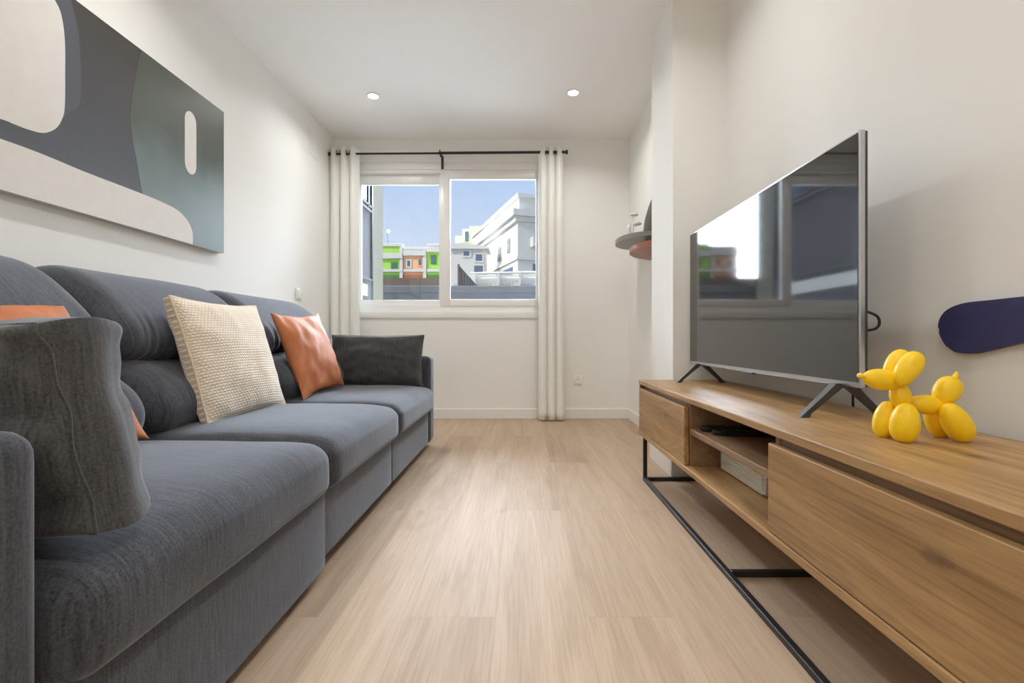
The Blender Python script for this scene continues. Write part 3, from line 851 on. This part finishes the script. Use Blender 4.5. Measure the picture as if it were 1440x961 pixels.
blob('leg', 1318, 592.5, .962, (.38, .9), 25, 17, .10)
blob('rump', 1331, 551, .938, (.52, -.85), 23, 18.5, .12)
blob('tail_tip', 1342, 532, .938, (.42, -.9), 11, 4.5, -.35)
bm = bmesh.new(); k = .935 / 640
a = D(1217, 530, .935); dv = Vector((-1, 0, .18)).normalized()
tube(bm, [a, a + dv * 3 * k, a + dv * 6.5 * k, a + dv * 9.5 * k, a + dv * 9 * k], [3.5 * k, 2.6 * k, 4.0 * k, 3.8 * k, 2.0 * k], 14)
obj('nozzle', bm, M['yellow'], dog, smooth=180)

# ------------------------------------------------------------------ outside
M['stucco_grey'] = plain('grey render', (.080, .080, .088), .85, var=.05, nscale=6)
M['stucco_beige'] = plain('beige render', (.17, .158, .110), .85, var=.04, nscale=6)
M['stucco_white'] = plain('white render', (.62, .605, .565), .85, var=.02, nscale=2)
M['lime'] = plain('lime green paint', (.36, .66, .10), .8, var=.03, nscale=2)
M['dark_green'] = plain('dark green frames and painted shade', (.06, .22, .035), .8, var=.05, nscale=2)  # window frames, and the shade painted low on the lime houses
M['peach'] = plain('peach paint', (.80, .44, .25), .8, var=.03, nscale=2)
M['peach_shade'] = plain('brick red painted shade', (.38, .11, .055), .8, var=.06, nscale=2)  # shade painted low on the peach houses
M['brown'] = plain('brown shade slab and pilasters', (.13, .10, .075), .85, var=.1, nscale=2)
M['parapet'] = plain('grey parapet', (.095, .098, .108), .8, var=.04, nscale=4)
M['asphalt'] = plain('asphalt', (.03, .03, .031), .9, var=.1, nscale=5)
M['dim_glass'] = plain('tinted facade glass', (.10, .14, .22), .06, var=.02)
M['vent'] = plain('grey vent slats', (.16, .15, .14), .7)
M['aluminium'] = plain('aluminium', (.09, .09, .097), .6, .0, .04)
M['yellow_wall'] = plain('yellow paint', (.85, .55, .08), .8)
flat_struct('street_ground', (-120, YB + .3, -3.2), (120, 160, -3.0), M['asphalt'])

M['terrace'] = plain('pale unseen bounce surface', (.88, .87, .85), .7, var=.03, nscale=3)  # pale surface of the added light-bouncing deck
flat_struct('bounce_deck', (-2.48, YB + .26, .45), (7.0, 8.99, .60), M['terrace'])  # deck added out of view below the sill, bounces daylight onto the ceiling

nb = thing('neighbour_building', 'grey metal-clad building wall at the left edge of the view outside', 'building', (-5.5, 6.2, -3))
NX = -2.5
obj('wall', B((-8.5, 4.75, -3), (NX, 7.55, 7.5)), M['stucco_grey'], nb)
obj('corner_pier', B((-8.5, 7.55, -3), (NX + .02, 8.08, 7.5)), M['stucco_beige'], nb)
for z in (2.78, 2.86, 1.66): obj('rail', B((NX, 4.75, z), (NX + .03, 7.5, z + .035)), M['aluminium'], nb)
for y in (7.30, 7.47): obj('mullion', B((NX, y, 1.66 if y > 7.4 else 2.85), (NX + .03, y + .05, 7.4)), M['black_metal'], nb)
obj('window', B((NX, 5.0, 2.92), (NX + .012, 7.28, 4.6)), M['dim_glass'], nb)
obj('window', B((NX, 5.0, 1.40), (NX + .012, 7.3, 1.58)), M['stucco_white'], nb)

pw = thing('parapet_wall', 'long grey parapet wall across the bottom of the window view', 'wall', (1.5, 9, -3))
obj('wall', B((-6, 9.0, -3), (7.0, 9.25, 1.66)), M['parapet'], pw)
obj('coping', B((-6, 8.95, 1.62), (7.0, 9.3, 1.76), .01), M['parapet'], pw)
bm = bmesh.new()
for k in range(170):
    x = -1.35 + k * .03 + random.uniform(-.006, .006)
    tube(bm, [(x, 9.1, 1.76), (x + random.uniform(-.02, .02), 9.1, 1.82)], [.006, .002], 4)
tag(obj('bird_spikes', bm, M['black_metal'], pw), kind='stuff')
for k, (px) in enumerate((684, 712)):
    X = (px - 735) * 8.95 / 640; obj('lamp_bracket', B((X - .1, 8.9, 1.735), (X + .1, 8.97, 1.765), .005), M['stucco_beige'], pw)

def at(px, py, Y): return Vector(((px - 735) * Y / 640, Y, CAMZ + (477 - py) * Y / 640))
def house(label, x0, x1, ytop, yfr, main, second, shade_band, Y, wins, tilt=0):
    a = at(x0, ytop, Y); b = at(x1, ytop, Y); zb = at(0, 403, Y).z
    a.x += .01; b.x -= .01
    h = thing('row_house', label, 'house', ((a.x + b.x) / 2, Y, -3), 'colourful row houses across the street')
    obj('wall', B((a.x, Y, -3), (b.x, Y + 9, a.z)), main, h)
    obj('cornice', B((a.x + .02, Y - .35, at(0, yfr, Y).z - .35), (b.x - .02, Y + .02, at(0, yfr, Y).z + .25), .05), M['stucco_white'], h)
    obj('roof_edge', B((a.x, Y - .2, a.z), (b.x, Y + .4, a.z + .3), .03), M['stucco_white'], h)
    obj('storey_band', B((a.x, Y - .25, at(0, 383, Y).z), (b.x, Y + .02, at(0, 379, Y).z), .03), M['stucco_white'], h)
    obj('shade_band', B((a.x + .02, Y - .12, zb - 3), (b.x - .02, Y + .02, at(0, 387, Y).z)), shade_band, h)  # cast shadow on the lower storey, painted as a darker band
    obj('pilaster', B((b.x - .35, Y - .2, zb), (b.x, Y + .02, a.z)), M['brown'] if second is None else second, h)
    for (wx, wy, ww, wh, mat) in wins:
        p = at(wx, wy, Y); q = at(wx + ww, wy + wh, Y)
        f = obj('window', B((p.x - .15, Y - .10, q.z - .15), (q.x + .15, Y + .02, p.z + .15), .02), mat, h)
        obj('pane', B((p.x, Y - .12, q.z), (q.x, Y - .09, p.z)), M['dim_glass'], f)
    return h
HY = 50
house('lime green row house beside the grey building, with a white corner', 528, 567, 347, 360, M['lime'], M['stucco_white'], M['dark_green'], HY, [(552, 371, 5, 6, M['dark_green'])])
house('peach row house with its shaded base painted brick red between two green houses', 567.5, 600, 352, 356, M['peach'], M['stucco_white'], M['peach_shade'], HY, [(573, 367, 4, 8, M['stucco_white']), (589, 364, 4, 9, M['peach'])])
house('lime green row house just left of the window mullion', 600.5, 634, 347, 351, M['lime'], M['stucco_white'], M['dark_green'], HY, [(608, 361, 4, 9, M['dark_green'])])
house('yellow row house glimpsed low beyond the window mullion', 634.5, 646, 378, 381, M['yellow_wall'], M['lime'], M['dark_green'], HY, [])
house('peach row house further left, seen only mirrored in the television screen', 453, 492.5, 350, 355, M['peach'], M['stucco_white'], M['peach_shade'], HY, [(465, 367, 4, 8, M['stucco_white']), (480, 364, 4, 9, M['peach'])])
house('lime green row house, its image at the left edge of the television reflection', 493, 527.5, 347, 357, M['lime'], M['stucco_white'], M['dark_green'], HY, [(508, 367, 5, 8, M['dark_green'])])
gw = obj('shade_slab', B(tuple(at(430, 402, 44) - Vector((0, 0, 12))), tuple(at(650, 391, 44) + Vector((0, .4, 0)))), M['brown'])  # brown slab in place of the shade at the houses' feet
tag(gw, 'dark brown slab standing in for shade before the colourful row houses', 'wall')

# white corner building (turned about 20 degrees)
wb = thing('corner_building', 'large white flat-roofed building filling the right window pane', 'building', (1.0, 34, -3))
CY = 30.; K0 = at(728, 272, CY); dL = Vector((-.36, 1, 0)).normalized(); dF = Vector((1, .36, 0)).normalized()
def wbox(name, l0, l1, f0, f1, z0, z1, mat, par=wb):
    """block from the corner: l along the receding left face, f along the front face"""
    bm = bmesh.new(); c0 = Vector((K0.x, CY, 0))
    vs = [bm.verts.new(c0 + dL * l + dF * f + Vector((0, 0, z))) for l in (l0, l1) for f in (f0, f1) for z in (z0, z1)]
    for f in [(0, 1, 3, 2), (4, 6, 7, 5), (0, 4, 5, 1), (2, 3, 7, 6), (0, 2, 6, 4), (1, 5, 7, 3)]: bm.faces.new([vs[i] for i in f])
    return obj(name, bm, mat, par)
def zc(py): return CAMZ + (477 - py) * CY / 640
wbox('wall', 0, 9.5, 0, 9, -3, zc(312), M['stucco_white'])
wbox('attic_storey', .15, 13, .15, 9, zc(312), zc(276), M['stucco_white'])
wbox('roof_coping', 0, 13.2, 0, 9.2, zc(276), zc(271), M['stucco_white'])
wbox('cornice', -.45, 9.8, -.45, 9.4, zc(305), zc(296), M['stucco_white'])
wbox('cornice', -.22, 9.6, -.22, 9.4, zc(312), zc(305), M['stucco_white'])
wbox('string_course', -.10, 9.6, -.10, 9.4, zc(365), zc(361), M['stucco_white'])
for l, ln, p0, p1 in ((1.45, .75, 328, 349), (3.6, .85, 332, 353)):
    v = wbox('vent', l, l + ln, -.04, .02, zc(p1), zc(p0), M['stucco_white'])
    for k in range(7):
        zz = zc(p1) + (zc(p0) - zc(p1)) * (k + .3) / 7
        wbox('slat', l + .05, l + ln - .05, -.08, -.03, zz, zz + .09, M['vent'], v)
wbox('window', -.04, .02, 1.05, 3.6, zc(383), zc(370), M['dim_glass'])
wbox('window', 1.0, 5.0, -.04, .02, zc(386), zc(372), M['dim_glass'])
wbox('balcony', -.5, .02, .9, 3.5, zc(347), zc(333), M['stucco_white'])
bl = thing('apartment_block', 'pale stepped white block behind the corner building', 'building', (-6.0, 66, -3))
for (x0, x1, y0, Y) in ((650, 672, 322, 64), (660, 700, 318, 62.5), (640, 652, 332, 65)):
    a, b = at(x0, y0, Y), at(x1, y0, Y); obj('wall', B((a.x, Y, -3), (b.x, Y + 8, a.z)), M['stucco_white'], bl)
a, b = at(654, 326, 64), at(659, 340, 64); obj('window', B((a.x, 63.9, b.z), (b.x, 64.02, a.z)), M['dim_glass'], bl)
vl = thing('small_house', 'small white house with two blue windows below the corner building', 'house', (-3.5, 34, -3))
VY = 33.; a, b = at(632, 344, VY), at(682, 344, VY)
obj('wall', B((a.x, VY, -3), (b.x, VY + 2, at(0, 349, VY).z)), M['stucco_white'], vl)
bm = bmesh.new(); prism(bm, [(a.x - .2, at(0, 351, VY).z), (b.x + .3, at(0, 351, VY).z), (b.x + .3, at(0, 348.5, VY).z), (at(654, 0, VY).x, at(0, 342, VY).z), (a.x - .2, at(0, 345, VY).z)], 'xz', VY - .3, VY + 2.2); obj('roof', bm, M['stucco_white'], vl)
for (x0, x1, y0, y1) in ((652, 660, 354, 360), (669, 678, 358, 367), (667, 679, 374, 384)):
    p, q = at(x0, y0, VY), at(x1, y1, VY)
    f = obj('window', B((p.x - .12, VY - .08, q.z - .12), (q.x + .12, VY + .02, p.z + .12)), M['stucco_white'], vl)
    obj('pane', B((p.x, VY - .1, q.z), (q.x, VY - .07, p.z)), M['dim_glass'], f)
# terrace wall with railing
tw = thing('terrace_wall', 'cream terrace wall topped by a pipe rail beyond the parapet', 'wall', (1., 18, -3))
TYY = 18.; a, b = at(664, 386, TYY), at(800, 386, TYY)
obj('wall', B((a.x, TYY, -3), (b.x, TYY + .3, at(0, 387, TYY).z)), M['stucco_white'], tw)
bm = bmesh.new(); tube(bm, [tuple(at(662, 385, TYY - .2)), tuple(at(800, 382.5, TYY - .2))], .05, 10); obj('pipe_rail', bm, M['stucco_white'], tw, smooth=60)
bm = bmesh.new(); tube(bm, [tuple(at(662, 388.5, TYY - .2)), tuple(at(800, 387, TYY - .2))], .025, 8); obj('pipe_rail', bm, M['stucco_white'], tw, smooth=60)
for px in (668, 701, 731):
    p = at(px, 386, TYY); obj('post', B((p.x - .05, TYY - .25, 0), (p.x + .05, TYY + .0, p.z + .04)), M['stucco_white'], tw)
fp = thing('fence_panel', 'ribbed metal fence panel with a dark post beside the mullion', 'fence', (-1.6, 15, -3))
FY = 15.
a, b = at(646, 374, FY), at(673, 404, FY)
bm = bmesh.new(); prism(bm, [(a.x, -3), (b.x, -3), (b.x, b.z), (a.x, a.z)], 'xz', FY, FY + .05); obj('panel', bm, M['aluminium'], fp)
for k in range(7):
    x = a.x + (b.x - a.x) * (k + .5) / 7; zt = a.z + (b.z - a.z) * (k + .5) / 7
    obj('rib', B((x - .015, FY - .03, 1.2), (x + .015, FY + .01, zt)), M['aluminium'], fp)
p = at(645, 372, FY); obj('post', B((p.x - .03, FY - .05, -3), (p.x + .03, FY + .05, p.z)), M['brown'], fp)
an = thing('roof_antenna', 'thin rooftop antenna mast standing above the green house', 'antenna', tuple(at(546, 347, HY + 1)))
p0, p1 = at(546, 347, HY + 1), at(544, 318, HY + 1)
bm = bmesh.new(); tube(bm, [tuple(p0), tuple(p1)], .035, 6); obj('mast', bm, M['aluminium'], an)
bm = bmesh.new(); q = at(546, 325, HY + 1); ellipsoid(bm, q, (0, 1, 0), .12, .25); obj('dish', bm, M['stucco_white'], an, smooth=180)

# ------------------------------------------------------------------ daylight
wd = bpy.data.worlds.new('sky'); SC.world = wd; wd.use_nodes = True
nt = wd.node_tree; nt.nodes.clear()
out = nt.nodes.new('ShaderNodeOutputWorld'); bg = nt.nodes.new('ShaderNodeBackground')
nt.links.new(bg.outputs[0], out.inputs[0])
t = nt.nodes.new('ShaderNodeTexCoord'); sep = nt.nodes.new('ShaderNodeSeparateXYZ'); nt.links.new(t.outputs['Generated'], sep.inputs[0])
c = ramp(nt, sep.outputs[2], [(0., (.80, .86, .94)), (.14, (.68, .79, .94)), (.33, (.47, .63, .91)), (.8, (.28, .46, .84))])
nt.links.new(c, bg.inputs[0]); bg.inputs[1].default_value = 1.0
def sun(name, d, strength, col, angle):
    l = bpy.data.lights.new(name, 'SUN'); l.energy = strength; l.color = col; l.angle = math.radians(angle)
    o = bpy.data.objects.new(name, l); COL.objects.link(o)
    o.rotation_euler = Vector(d).to_track_quat('-Z', 'Y').to_euler(); o.location = (0, 0, 8)
sun('sun', (.75, .42, -.52), 3.5, (1, .95, .86), .5)
sun('window_fill', (.29, -1, -.76), 45.0, (.78, .885, 1.0), 84)  # added wide bluish lamp, boosts the daylight coming through the window

# ------------------------------------------------------------------ view
vs = SC.view_settings
vs.view_transform = 'Standard'; vs.look = 'None'; vs.gamma = 1; vs.exposure = 0.0; vs.use_curve_mapping = False
SC.cycles.use_denoising = True
SC.cycles.max_bounces = 14; SC.cycles.diffuse_bounces = 10; SC.cycles.transparent_max_bounces = 12
SC.cycles.sample_clamp_indirect = 40
